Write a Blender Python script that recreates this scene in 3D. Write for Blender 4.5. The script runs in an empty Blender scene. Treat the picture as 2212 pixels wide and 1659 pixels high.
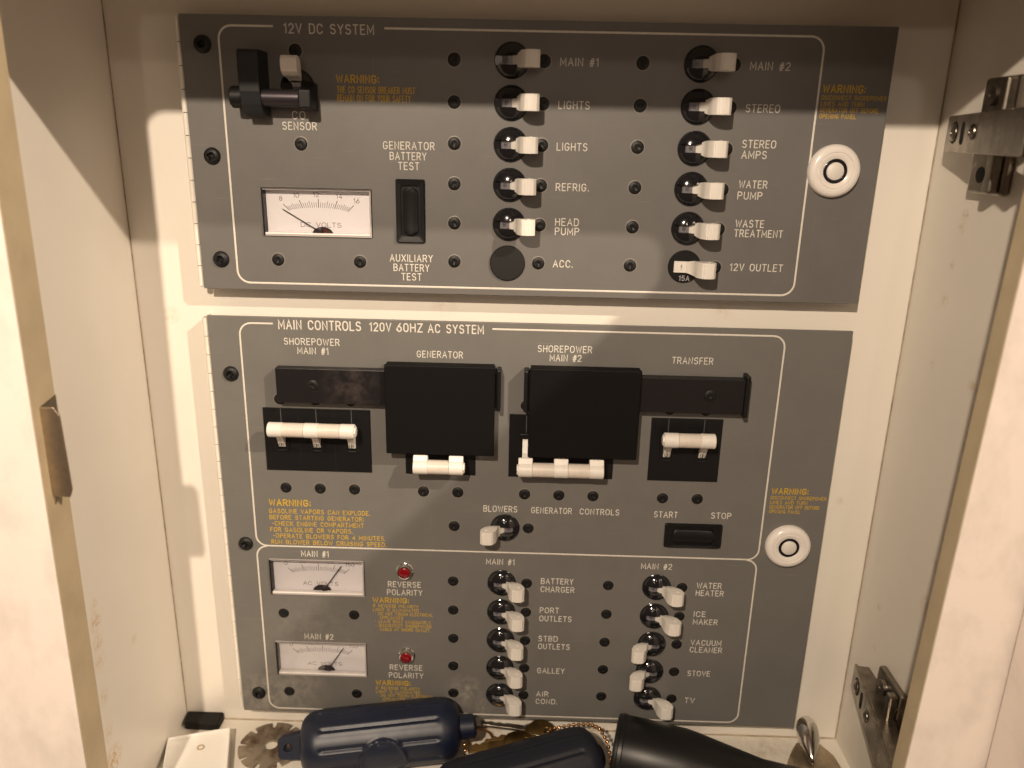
import bpy, math, random
from mathutils import Vector, Matrix
random.seed(7)
S = 0.001                                   # everything below is written in millimetres
sc = bpy.context.scene
col = sc.collection

# ------------------------------------------------------------------ camera
th = (203.6054, -493.5314, -64.2039, 0.299826582, -0.0161913, 0.0211534)
p, y, r = th[3:]
fw = Vector((math.sin(y)*math.cos(p), math.cos(y)*math.cos(p), -math.sin(p)))
rt = Vector((math.cos(y), -math.sin(y), 0)); up = rt.cross(fw)
ca = math.cos(r)*rt + math.sin(r)*up; cb = -math.sin(r)*rt + math.cos(r)*up
cam = bpy.data.objects.new('camera', bpy.data.cameras.new('camera'))
col.objects.link(cam)
M = Matrix((ca, cb, -fw)).transposed().to_4x4()
M.translation = Vector(th[:3])*S
cam.matrix_world = M
cam.data.sensor_width = 36; cam.data.lens = 1719.73/2212*36
cam.data.clip_start = 0.01; cam.data.clip_end = 50
cam.data.dof.use_dof = True; cam.data.dof.focus_distance = 0.50; cam.data.dof.aperture_fstop = 7.0
sc.camera = cam

# ------------------------------------------------------------------ world and lamps
w = bpy.data.worlds.new('World'); sc.world = w; w.use_nodes = True
w.node_tree.nodes['Background'].inputs[0].default_value = (1.0, 0.60, 0.41, 1)
w.node_tree.nodes['Background'].inputs[1].default_value = 0.115
sc.view_settings.view_transform = 'Standard'; sc.view_settings.look = 'None'
sc.view_settings.exposure = -0.16; sc.view_settings.gamma = 1.0
def lamp(name, loc, power, radius, color=(1.0, 0.815, 0.63)):
    l = bpy.data.lights.new(name, 'POINT'); l.energy = power; l.shadow_soft_size = radius*S; l.color = color
    o = bpy.data.objects.new(name, l); o.location = Vector(loc)*S; col.objects.link(o); return o
lamp('cabin_spot_lamp', (15, -870, 332), 47.0, 11)
lamp('cabin_spot_lamp', (1060, -850, 670), 92.0, 12)
lamp('cabin_spot_lamp', (300, -1200, 291), 3.2, 18)
lamp('cabin_spot_lamp', (40, -1500, 148), 3.6, 18)
sc.cycles.use_denoising = True
sc.cycles.max_bounces = 8; sc.cycles.transparent_max_bounces = 12

# ------------------------------------------------------------------ mesh builder
class MB:
    def __init__(s): s.v = []; s.f = []
    def add(s, vs, fs):
        n = len(s.v); s.v += [tuple(q) for q in vs]; s.f += [tuple(i+n for i in f) for f in fs]; return s
    def box(s, x0, x1, y0, y1, z0, z1):
        vs = [(x, y, z) for z in (z0, z1) for y in (y0, y1) for x in (x0, x1)]
        return s.add(vs, [(0,2,3,1),(4,5,7,6),(0,1,5,4),(2,6,7,3),(0,4,6,2),(1,3,7,5)])
    def prism(s, poly, a0, a1, axis='y', top=None):
        """extrude a polygon given in the two other axes from a0 to a1"""
        top = top or poly
        def P(q, a): return {'y': (q[0], a, q[1]), 'z': (q[0], q[1], a), 'x': (a, q[0], q[1])}[axis]
        n = len(poly)
        vs = [P(q, a0) for q in poly] + [P(q, a1) for q in top]
        return s.add(vs, [tuple(range(n))[::-1], tuple(range(n, 2*n))] + [(i, (i+1) % n, n+(i+1) % n, n+i) for i in range(n)])
    def lathe(s, prof, n=32, axis='y', c=(0, 0, 0)):
        """prof: (radius, height along -y (outwards)) or along +axis"""
        vs = []; fs = []; k = len(prof)
        for i in range(n):
            a = 2*math.pi*i/n
            for (R, h) in prof:
                u, v = R*math.cos(a), R*math.sin(a)
                q = {'y': (u, -h, v), 'x': (h, u, v), 'z': (u, v, h)}[axis]
                vs.append((q[0]+c[0], q[1]+c[1], q[2]+c[2]))
        for i in range(n):
            j = (i+1) % n
            for m in range(k-1):
                fs.append((i*k+m, j*k+m, j*k+m+1, i*k+m+1))
        if prof[-1][0] > 1e-6: fs.append(tuple(i*k+k-1 for i in range(n)))
        if prof[0][0] > 1e-6: fs.append(tuple(i*k for i in range(n))[::-1])
        return s.add(vs, fs)
    def ring_prism(s, outer, inner, a0, a1, axis='y'):
        def P(q, a): return {'y': (q[0], a, q[1]), 'z': (q[0], q[1], a), 'x': (a, q[0], q[1])}[axis]
        n = len(outer); vs = [P(q, a0) for q in outer]+[P(q, a0) for q in inner]+[P(q, a1) for q in outer]+[P(q, a1) for q in inner]
        fs = []
        for i in range(n):
            j = (i+1) % n
            fs += [(i, j, n+j, n+i), (2*n+i, 3*n+i, 3*n+j, 2*n+j), (i, 2*n+i, 2*n+j, j), (n+i, n+j, 3*n+j, 3*n+i)]
        return s.add(vs, fs)
    def tube(s, pts, R, n=8):
        vs = []; fs = []
        pts = [Vector(q) for q in pts]
        for i, q in enumerate(pts):
            t = (pts[min(i+1, len(pts)-1)]-pts[max(i-1, 0)]).normalized()
            a = t.orthogonal().normalized(); b = t.cross(a)
            if i and (a.dot(pa) < 0.2 or True):
                a = (pa - t*pa.dot(t)).normalized(); b = t.cross(a)
            pa = a
            for k in range(n):
                g = 2*math.pi*k/n; vs.append(q+a*R*math.cos(g)+b*R*math.sin(g))
        for i in range(len(pts)-1):
            for k in range(n):
                fs.append((i*n+k, i*n+(k+1) % n, (i+1)*n+(k+1) % n, (i+1)*n+k))
        fs += [tuple(range(n))[::-1], tuple(range((len(pts)-1)*n, len(pts)*n))]
        return s.add(vs, fs)
    def ball(s, c, R, n=8, m=6):
        return s.lathe([(max(R*math.sin(math.pi*i/m), 0.0), -R*math.cos(math.pi*i/m)) for i in range(m+1)], n, 'z', c)
    def mesh(s, name, mat, smooth=None):
        me = bpy.data.meshes.new(name)
        me.from_pydata([(a*S, b*S, c*S) for a, b, c in s.v], [], s.f)
        me.validate(); me.materials.append(mat)
        import bmesh
        bm = bmesh.new(); bm.from_mesh(me)
        bmesh.ops.remove_doubles(bm, verts=bm.verts, dist=1e-7)
        bmesh.ops.recalc_face_normals(bm, faces=bm.faces)
        if smooth:
            lim = math.radians(smooth)
            for f in bm.faces: f.smooth = True
            for e in bm.edges:
                if len(e.link_faces) == 2 and e.calc_face_angle(0) > lim: e.smooth = False
        bm.to_mesh(me); bm.free()
        return me

WL = {}
def put(name, mesh, parent=None, loc=(0, 0, 0), rot=(0, 0, 0), bevel=0, seg=2, label=None, local=False):
    """link an object; loc is in world mm unless local"""
    o = bpy.data.objects.new(name, mesh); col.objects.link(o)
    l = Vector(loc)
    if parent is not None:
        o.parent = parent
        if local: wl = WL[parent.name]+l
        else: wl = l; l = l-WL[parent.name]
    else: wl = l
    WL[o.name] = wl
    o.location = l*S; o.rotation_euler = rot
    if bevel:
        b = o.modifiers.new('bevel', 'BEVEL'); b.width = bevel*S; b.segments = seg; b.limit_method = 'ANGLE'; b.angle_limit = math.radians(35)
        b.harden_normals = False
    if label: o['label'] = label
    return o
def thing(name, label, cat, loc, group=None):
    o = put(name, None, None, loc); o.empty_display_size = 0.01
    o['label'] = label; o['category'] = cat
    if group: o['group'] = group
    return o

# ------------------------------------------------------------------ materials
def nt(name):
    m = bpy.data.materials.new(name); m.use_nodes = True
    return m, m.node_tree.nodes, m.node_tree.links, m.node_tree.nodes['Principled BSDF']
def mat(name, c, rough=0.5, metal=0.0, bump=0.0, bscale=800, var=0.0, vscale=60, spec=0.5, coat=0.0, rvar=0.0, stretch=None, c2=None, lo=.35, hi=.7):
    m, N, L, b = nt(name)
    b.inputs['Base Color'].default_value = (*c, 1); b.inputs['Roughness'].default_value = rough
    b.inputs['Metallic'].default_value = metal; b.inputs['Specular IOR Level'].default_value = spec
    b.inputs['Coat Weight'].default_value = coat
    tc = N.new('ShaderNodeTexCoord'); mp = N.new('ShaderNodeMapping'); L.new(tc.outputs['Object'], mp.inputs[0])
    if stretch: mp.inputs['Scale'].default_value = stretch
    if bump:
        n = N.new('ShaderNodeTexNoise'); n.inputs['Scale'].default_value = bscale; n.inputs['Detail'].default_value = 3
        L.new(mp.outputs[0], n.inputs['Vector'])
        bp = N.new('ShaderNodeBump'); bp.inputs['Strength'].default_value = bump; bp.inputs['Distance'].default_value = 0.0004
        L.new(n.outputs['Fac'], bp.inputs['Height']); L.new(bp.outputs[0], b.inputs['Normal'])
    if var or c2 or rvar:
        n = N.new('ShaderNodeTexNoise'); n.inputs['Scale'].default_value = vscale; n.inputs['Detail'].default_value = 6; n.inputs['Roughness'].default_value = .6
        L.new(mp.outputs[0], n.inputs['Vector'])
        mr = N.new('ShaderNodeMapRange'); mr.inputs['From Min'].default_value = lo; mr.inputs['From Max'].default_value = hi
        L.new(n.outputs['Fac'], mr.inputs[0])
        mx = N.new('ShaderNodeMix'); mx.data_type = 'RGBA'
        cc = c2 or tuple(max(0, k*(1-var)) for k in c)
        mx.inputs['A'].default_value = (*c, 1); mx.inputs['B'].default_value = (*cc, 1)
        L.new(mr.outputs[0], mx.inputs['Factor']); L.new(mx.outputs['Result'], b.inputs['Base Color'])
        if rvar:
            r2 = N.new('ShaderNodeMapRange'); r2.inputs['To Min'].default_value = rough-rvar; r2.inputs['To Max'].default_value = rough+rvar
            L.new(n.outputs['Fac'], r2.inputs[0]); L.new(r2.outputs[0], b.inputs['Roughness'])
    return m
def stains(m, spots, colour, base_in='Base Color', vscale=90, axis_stretch=(1, 1, 1)):
    """patches of dirt: list of (x,y,z,radius mm, strength), in object space, broken up by noise"""
    N, L = m.node_tree.nodes, m.node_tree.links; b = N['Principled BSDF']
    tc = N.new('ShaderNodeTexCoord')
    nz = N.new('ShaderNodeTexNoise'); nz.inputs['Scale'].default_value = vscale; nz.inputs['Detail'].default_value = 8; nz.inputs['Roughness'].default_value = .7
    L.new(tc.outputs['Object'], nz.inputs['Vector'])
    prev = None
    for (x, y_, z, R, st) in spots:
        d = N.new('ShaderNodeVectorMath'); d.operation = 'SUBTRACT'; L.new(tc.outputs['Object'], d.inputs[0]); d.inputs[1].default_value = (x*S, y_*S, z*S)
        sc_ = N.new('ShaderNodeVectorMath'); sc_.operation = 'MULTIPLY'; L.new(d.outputs[0], sc_.inputs[0]); sc_.inputs[1].default_value = axis_stretch
        ln = N.new('ShaderNodeVectorMath'); ln.operation = 'LENGTH'; L.new(sc_.outputs[0], ln.inputs[0])
        mr = N.new('ShaderNodeMapRange'); mr.inputs['From Min'].default_value = R*S; mr.inputs['From Max'].default_value = 0; mr.inputs['To Max'].default_value = st
        L.new(ln.outputs['Value'], mr.inputs[0])
        if prev is None: prev = mr.outputs[0]
        else:
            a = N.new('ShaderNodeMath'); a.operation = 'MAXIMUM'; L.new(prev, a.inputs[0]); L.new(mr.outputs[0], a.inputs[1]); prev = a.outputs[0]
    ctr = N.new('ShaderNodeMapRange'); ctr.inputs['From Min'].default_value = .42; ctr.inputs['From Max'].default_value = .62
    L.new(nz.outputs['Fac'], ctr.inputs[0])
    mu = N.new('ShaderNodeMath'); mu.operation = 'MULTIPLY'; mu.use_clamp = True; L.new(prev, mu.inputs[0]); L.new(ctr.outputs[0], mu.inputs[1])
    mx = N.new('ShaderNodeMix'); mx.data_type = 'RGBA'; mx.inputs['B'].default_value = (*colour, 1)
    src = b.inputs[base_in].links
    if src: L.new(src[0].from_socket, mx.inputs['A'])
    else: mx.inputs['A'].default_value = b.inputs[base_in].default_value
    L.new(mu.outputs[0], mx.inputs['Factor']); L.new(mx.outputs['Result'], b.inputs[base_in])
    return m
PANEL = mat('grey_panel_paint', (.130, .125, .119), .46, bump=.12, bscale=1400, var=.10, vscale=40, rvar=.06)
PANELLOW = mat('grey_panel_paint_lower', (.147, .143, .134), .46, bump=.12, bscale=1400, var=.10, vscale=40, rvar=.06)
PRINT = mat('cream_print', (.66, .625, .56), .5, var=.12, vscale=400)
YELLOW = mat('amber_print', (.60, .38, .012), .5, var=.25, vscale=500)
def wear(m, amount=.5):
    '''fine scratches and finger marks: changes of gloss and a little of colour'''
    N, L = m.node_tree.nodes, m.node_tree.links; b = N['Principled BSDF']
    tc = N.new('ShaderNodeTexCoord'); out = None
    for rz, scl in ((.4, (30, 1, 900)), (1.9, (900, 1, 40)), (.9, (22, 1, 700))):
        mp = N.new('ShaderNodeMapping'); mp.inputs['Rotation'].default_value = (0, rz, 0); mp.inputs['Scale'].default_value = scl
        L.new(tc.outputs['Object'], mp.inputs[0])
        n = N.new('ShaderNodeTexNoise'); n.inputs['Scale'].default_value = 1; n.inputs['Detail'].default_value = 2; L.new(mp.outputs[0], n.inputs['Vector'])
        r_ = N.new('ShaderNodeMapRange'); r_.inputs['From Min'].default_value = .70; r_.inputs['From Max'].default_value = .80; L.new(n.outputs['Fac'], r_.inputs[0])
        if out is None: out = r_.outputs[0]
        else:
            a = N.new('ShaderNodeMath'); a.operation = 'MAXIMUM'; L.new(out, a.inputs[0]); L.new(r_.outputs[0], a.inputs[1]); out = a.outputs[0]
    k = N.new('ShaderNodeMath'); k.operation = 'MULTIPLY'; k.inputs[1].default_value = amount; L.new(out, k.inputs[0])
    mx = N.new('ShaderNodeMix'); mx.data_type = 'RGBA'; mx.inputs['B'].default_value = (.33, .30, .27, 1)
    src = b.inputs['Base Color'].links
    if src: L.new(src[0].from_socket, mx.inputs['A'])
    L.new(k.outputs[0], mx.inputs['Factor']); L.new(mx.outputs['Result'], b.inputs['Base Color'])
wear(PANEL, .30); wear(PANELLOW, .30)
BLACK = mat('black_plastic', (.006, .006, .0065), .42, spec=.3, bump=.05, bscale=900)
GLOSS = mat('gloss_black_plastic', (.010, .010, .012), .12, spec=.6)
MATTE = mat('textured_black_plastic', (.011, .0105, .010), .62, spec=.3, bump=.35, bscale=1600)
WORN = stains(mat('worn_black_plastic', (.0085, .0075, .0085), .40, spec=.32, bump=.12, bscale=420, stretch=(1, 1, 6)), [(0, -9, 0, 1, 0), (92, -9, -218, 26, .55)], (.085, .066, .062), vscale=110, axis_stretch=(1.2, .2, 1))
SCREW = mat('black_oxide_steel', (.007, .007, .0075), .50, metal=.0, spec=.35, rvar=.08, vscale=200, var=.3)
SHAFT = mat('dark_anodised_metal', (.055, .048, .056), .33, metal=.7)
WHITE = mat('white_nylon', (.72, .69, .64), .42, var=.08, vscale=90, bump=.04)
FLAG = mat('smoky_flag_plastic', (.15, .145, .16), .34)
CHROME = mat('chrome', (.72, .70, .67), .14, metal=1.0)
RED = mat('red_lens', (.20, .002, .006), .22, spec=.5)
RIM = mat('bare_hole_edge', (.20, .185, .165), .45, metal=.2)
DIAL = mat('dial_card', (.93, .93, .95), .5)
INK = mat('dial_ink', (.08, .05, .055), .6)
NEEDLE = mat('needle_black', (.02, .015, .018), .4)
CLEARD = mat('dark_clear_edge', (.08, .07, .07), .15, spec=.7)
LIP = mat('clear_lip_reflection', (.80, .77, .74), .12, spec=.8)  # opaque pale colour stands for light reflected by the clear lip
HUB = mat('meter_hub_brown', (.10, .028, .016), .35)
CLEARW = mat('clear_housing_wall', (.42, .39, .38), .10, spec=.8)
WALL = mat('cream_laminate', (.74, .70, .63), .38, bump=.03, bscale=300, var=.035, vscale=14)
WALLL = mat('cream_laminate_left', (.74, .70, .63), .38, bump=.03, bscale=300, var=.04, vscale=14)
WALLR = mat('cream_laminate_right', (.72, .68, .61), .38, bump=.03, bscale=300, var=.04, vscale=14)
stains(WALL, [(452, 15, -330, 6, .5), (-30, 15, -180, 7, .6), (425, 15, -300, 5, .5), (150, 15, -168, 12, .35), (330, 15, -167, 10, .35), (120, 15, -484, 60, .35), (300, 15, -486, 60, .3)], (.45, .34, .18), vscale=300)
FLOOR = mat('cream_shelf_laminate', (.75, .71, .63), .40, bump=.04, bscale=300, var=.05, vscale=18)
PINK = mat('marbled_pink_laminate', (.79, .715, .655), .20, var=.0, vscale=34, c2=(.68, .615, .56), lo=.46, hi=.68, spec=.5, stretch=(1.3, 1, .8))
EDGE = mat('raw_stile_edge', (.52, .43, .285), .5, var=.18, vscale=35, bump=.06)
CAULK = mat('grimy_joint', (.50, .41, .29), .7, var=.5, vscale=120)
NICKEL = mat('nickel_plated_steel', (.33, .295, .25), .30, metal=1.0, var=.45, vscale=90, rvar=.12)
BRASSY = mat('aged_brass_plate', (.52, .43, .32), .42, metal=1.0, var=.35, vscale=120, rvar=.12)
DISC = mat('tarnished_disc', (.36, .31, .24), .45, metal=.6, c2=(.11, .05, .03), vscale=75, lo=.44, hi=.68, rvar=.15)
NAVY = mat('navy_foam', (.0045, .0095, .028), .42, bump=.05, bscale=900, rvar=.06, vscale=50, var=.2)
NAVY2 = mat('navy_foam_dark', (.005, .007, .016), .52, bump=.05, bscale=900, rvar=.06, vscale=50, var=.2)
TORCH = mat('black_torch_plastic', (.006, .006, .006), .38, spec=.35, bump=.10, bscale=1200)
BRASS = mat('ball_chain_brass', (.70, .38, .16), .20, metal=1.0)
KEY = mat('old_brass_key', (.34, .22, .08), .35, metal=1.0, c2=(.10, .06, .03), vscale=80, lo=.5, hi=.75)
STEELKEY = mat('steel_key', (.42, .38, .33), .3, metal=1.0, var=.4, vscale=100)
RUBBER = mat('black_rubber', (.008, .008, .007), .7, spec=.3, bump=.2, bscale=900)
TRAYM = mat('white_tray_plastic', (.90, .88, .83), .35, var=.03, vscale=20)
HINGEM = mat('painted_hinge_strip', (.74, .70, .62), .4, var=.1, vscale=60)
def glass():
    m, N, L, b = nt('clear_window')
    N.remove(b); out = N['Material Output']
    t = N.new('ShaderNodeBsdfTransparent'); t.inputs[0].default_value = (.95, .94, .94, 1)
    g = N.new('ShaderNodeBsdfGlossy'); g.inputs['Roughness'].default_value = .06
    fr = N.new('ShaderNodeFresnel'); fr.inputs[0].default_value = 1.45
    mx = N.new('ShaderNodeMixShader'); L.new(fr.outputs[0], mx.inputs[0]); L.new(t.outputs[0], mx.inputs[1]); L.new(g.outputs[0], mx.inputs[2])
    L.new(mx.outputs[0], out.inputs[0]); return m
GLASS = glass()

# ------------------------------------------------------------------ stroke lettering
def arc(cx, cy, rx, ry, a0, a1, n=7):
    return [(cx+rx*math.cos(math.radians(a0+(a1-a0)*i/n)), cy+ry*math.sin(math.radians(a0+(a1-a0)*i/n))) for i in range(n+1)]
G = {
 'A': (.66, [[(0, 0), (.33, 1), (.66, 0)], [(.13, .34), (.53, .34)]]),
 'B': (.58, [[(.33, .53), (0, .53), (0, 1), (.33, 1)]+arc(.33, .765, .22, .235, 80, -90)[1:], [(.33, .53)]+arc(.33, .265, .25, .265, 80, -90)+[(0, 0), (0, .53)]]),
 'C': (.62, [arc(.32, .68, .30, .32, 15, 180)+arc(.32, .32, .30, .32, 180, 345)]),
 'D': (.60, [[(0, 0), (0, 1), (.28, 1)]+arc(.28, .68, .32, .32, 80, 0, 4)+arc(.28, .32, .32, .32, 0, -90, 4)+[(0, 0)]]),
 'E': (.50, [[(.5, 1), (0, 1), (0, 0), (.5, 0)], [(0, .52), (.42, .52)]]),
 'F': (.48, [[(.48, 1), (0, 1), (0, 0)], [(0, .52), (.40, .52)]]),
 'G': (.64, [arc(.32, .68, .30, .32, 20, 180)+arc(.32, .32, .30, .32, 180, 350)+[(.62, .45), (.36, .45)]]),
 'H': (.58, [[(0, 0), (0, 1)], [(.58, 0), (.58, 1)], [(0, .52), (.58, .52)]]),
 'I': (.04, [[(.02, 0), (.02, 1)]]),
 'J': (.46, [[(.46, 1), (.46, .28)]+arc(.23, .25, .23, .25, 0, -180)]),
 'K': (.58, [[(0, 0), (0, 1)], [(.56, 1), (0, .40)], [(.17, .58), (.58, 0)]]),
 'L': (.48, [[(0, 1), (0, 0), (.48, 0)]]),
 'M': (.72, [[(0, 0), (0, 1), (.36, .25), (.72, 1), (.72, 0)]]),
 'N': (.58, [[(0, 0), (0, 1), (.58, 0), (.58, 1)]]),
 'O': (.64, [arc(.32, .66, .32, .34, 0, 180, 8)+arc(.32, .34, .32, .34, 180, 360, 8)+[(.64, .66)]]),
 'P': (.56, [[(0, 0), (0, 1), (.30, 1)]+arc(.30, .74, .26, .26, 80, -80)+[(.30, .48), (0, .48)]]),
 'Q': (.64, [arc(.32, .66, .32, .34, 0, 180, 8)+arc(.32, .34, .32, .34, 180, 360, 8)+[(.64, .66)], [(.4, .25), (.66, -.04)]]),
 'R': (.58, [[(0, 0), (0, 1), (.30, 1)]+arc(.30, .74, .26, .26, 80, -80)+[(.30, .48), (0, .48)], [(.30, .48), (.58, 0)]]),
 'S': (.58, [arc(.29, .75, .26, .25, 25, 180, 6)+arc(.29, .75, .26, .24, 180, 262, 3)[1:]+arc(.29, .26, .28, .26, 80, 0, 4)+arc(.29, .26, .28, .26, 0, -155, 6)[1:]]),
 'T': (.56, [[(0, 1), (.56, 1)], [(.28, 1), (.28, 0)]]),
 'U': (.58, [[(0, 1), (0, .30)]+arc(.29, .29, .29, .29, 180, 360, 8)+[(.58, 1)]]),
 'V': (.62, [[(0, 1), (.31, 0), (.62, 1)]]),
 'W': (.86, [[(0, 1), (.21, 0), (.43, .85), (.65, 0), (.86, 1)]]),
 'X': (.60, [[(0, 0), (.60, 1)], [(0, 1), (.60, 0)]]),
 'Y': (.60, [[(0, 1), (.30, .48), (.60, 1)], [(.30, .48), (.30, 0)]]),
 'Z': (.56, [[(0, 1), (.56, 1), (0, 0), (.56, 0)]]),
 '0': (.54, [arc(.27, .68, .27, .32, 0, 180, 7)+arc(.27, .32, .27, .32, 180, 360, 7)+[(.54, .68)]]),
 '1': (.24, [[(0, .80), (.20, 1), (.20, 0)]]),
 '2': (.54, [arc(.27, .72, .26, .28, 165, -20, 7)+[(0, 0), (.54, 0)]]),
 '4': (.56, [[(.42, 0), (.42, 1), (0, .30), (.56, .30)]]),
 '5': (.54, [[(.48, 1), (.06, 1), (.02, .54)]+arc(.27, .32, .27, .32, 120, -150, 8)]),
 '6': (.54, [[(.42, 1)]+arc(.27, .31, .27, .31, 160, 180, 1)+arc(.27, .31, .27, .31, 180, 520, 10)]),
 '8': (.52, [arc(.26, .76, .22, .24, -90, 270, 10), arc(.26, .26, .26, .26, 90, 450, 10)]),
 '#': (.56, [[(.10, -.06), (.28, 1.0)], [(.32, -.06), (.50, 1.0)], [(0, .33), (.56, .33)], [(.03, .64), (.58, .64)]]),
 '.': (.05, [[(.02, 0), (.02, .09)]]), ',': (.06, [[(.04, .10), (.0, -.08)]]),
 ':': (.05, [[(.02, .12), (.02, .22)], [(.02, .62), (.02, .72)]]), '-': (.30, [[(.0, .48), (.30, .48)]]),
}
def layout(txt, gap=.33, space=.66):
    x = 0; out = []
    for ch in txt:
        if ch == ' ': x += space; continue
        wd, st = G[ch]
        out += [[(x+a, b) for a, b in s_] for s_ in st]; x += wd+gap
    return out, x-gap
def ribbon(mb, pts, wd, o0, hh, closed=False, to3=None):
    """a low ridge along a polyline in (u,v); to3 maps (u,v,o) to 3D"""
    P = [Vector(q) for q in pts]; n = len(P)
    if not closed:
        d0 = (P[1]-P[0]).normalized(); d1 = (P[-1]-P[-2]).normalized()
        P[0] = P[0]-d0*wd*.35; P[-1] = P[-1]+d1*wd*.35
    vs = []
    for i in range(n):
        a = P[(i-1) % n] if (closed or i > 0) else None; b = P[(i+1) % n] if (closed or i < n-1) else None
        da = (P[i]-a).normalized() if a is not None else (b-P[i]).normalized()
        db = (b-P[i]).normalized() if b is not None else da
        na = Vector((-da.y, da.x)); nb = Vector((-db.y, db.x)); m = na+nb
        if m.length < .2: m = na.copy()
        m.normalize(); k = 1/max(m.dot(na), .5)
        for sgn, o in ((1, 0), (.45, hh), (-.45, hh*1.001), (-1, 0)):
            q = P[i]+m*k*sgn*wd/2; vs.append(to3(q.x, q.y, o0+o))
    fs = []
    for i in range(n if closed else n-1):
        j = (i+1) % n
        for t in range(3): fs.append((i*4+t, i*4+t+1, j*4+t+1, j*4+t))
    if not closed: fs += [(0, 1, 2, 3), (n*4-4, n*4-1, n*4-2, n*4-3)]
    mb.add(vs, fs)
_h = [0]
def text_mb(txt, x0, x1, zb, h, wd=None, tilt=0.0):
    mb = MB(); st, W = layout(txt); sx = (x1-x0)/W; wd = wd or h*.135
    for s_ in st:
        _h[0] = (_h[0]+1) % 9            # a hair of difference in height keeps crossing strokes off one plane
        ribbon(mb, [(x0+a*sx, zb+b*h+tilt*(a*sx)) for a, b in s_], wd, .02, .07+_h[0]*.004, to3=lambda u, v, o: (u, -o, v))
    return mb
def lettering(parent, txt, x0, x1, zb, h, m=None, wd=None):
    m = m or PRINT
    c = Vector(((x0+x1)/2, 0, zb))
    mb = text_mb(txt, x0-c.x, x1-c.x, 0, h, wd)
    return put('lettering', mb.mesh('lettering', m), parent, c)
def rrect(x0, x1, z0, z1, R, n=6):
    return (arc(x1-R, z1-R, R, R, 0, 90, n)+arc(x0+R, z1-R, R, R, 90, 180, n)+arc(x0+R, z0+R, R, R, 180, 270, n)+arc(x1-R, z0+R, R, R, 270, 360, n))

# ------------------------------------------------------------------ shared small parts
def screw_mesh(R, h, name, cross=.45):
    """pan head with a real cross recess"""
    n = 32; rr = [(0, 0), (cross*.35, 0), (cross*.95, 0), (cross*1.08, 0), (.8, 0), (.95, 0), (1, 0)]
    mb = MB(); vs = []; k = len(rr)
    for i in range(n):
        a = 2*math.pi*i/n; ph = i % 8
        for j, (q, _) in enumerate(rr):
            o = h*(1-.55*q**2.2) if q < 1 else 0.0
            if j == 5: o = h*.40
            if j <= 1: o = h*.15
            elif j == 2: o = h*.18 if ph in (0, 1, 7) else h*.86
            vs.append((q*R*math.cos(a), -o, q*R*math.sin(a)))
    fs = [(i*k+m, ((i+1) % n)*k+m, ((i+1) % n)*k+m+1, i*k+m+1) for i in range(n) for m in range(k-1)]
    mb.add(vs, fs)
    return mb.mesh(name, SCREW, 35)
SCR = screw_mesh(3.9, 1.0, 'screw'); SCRL = screw_mesh(5.1, 2.6, 'screw_large')
RIMM = MB().lathe([(3.7, 0.03), (4.05, .16), (4.45, .03)], 32).mesh('countersink_rim', RIM, 40)
def screw(parent, x, z, o=0.0, big=False):
    rot = (0, random.uniform(0, 1.5), 0)
    s_ = put('screw', SCRL if big else SCR, parent, (x, -o, z), rot)
    if not big and o == 0: put('countersink_rim', RIMM, s_, (0, 0, 0), local=True)
    return s_

# domed round bezel: base ring, two half lenses with the slot between
def bezel_domed():
    mb = MB().lathe([(10.1, -.5), (10.1, .5), (9.7, .8), (0, .8)], 40)
    R = 9.75; H = 4.6; sl = 2.5
    for sg in (1, -1):
        vs = []; nz, nx = 9, 18
        for i in range(nz+1):
            z = sl+(R-.02-sl)*math.sin(math.pi/2*i/nz)
            xr = math.sqrt(max(R*R-z*z, 0))
            for j in range(nx+1):
                x = -xr*math.cos(math.pi*j/nx)
                q = max(0, 1-(x*x+z*z)/R**2)
                vs.append((x, -(.8+H*q**.62), sg*z))
        k = nx+1; fs = [(i*k+j, i*k+j+1, (i+1)*k+j+1, (i+1)*k+j) for i in range(nz) for j in range(nx)]
        base = len(vs)
        for j in range(k): vs.append((vs[j][0], -.75, sg*sl))
        fs += [(j, j+1, base+j+1, base+j) for j in range(nx)]
        mb.add(vs, fs)
    return mb.mesh('bezel', GLOSS, 32)
BEZEL = bezel_domed()
BEZELF = MB().lathe([(10.1, -.5), (10.1, .5), (9.6, .95), (0, .95)], 48).mesh('flat_bezel', BLACK, 32)
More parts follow.
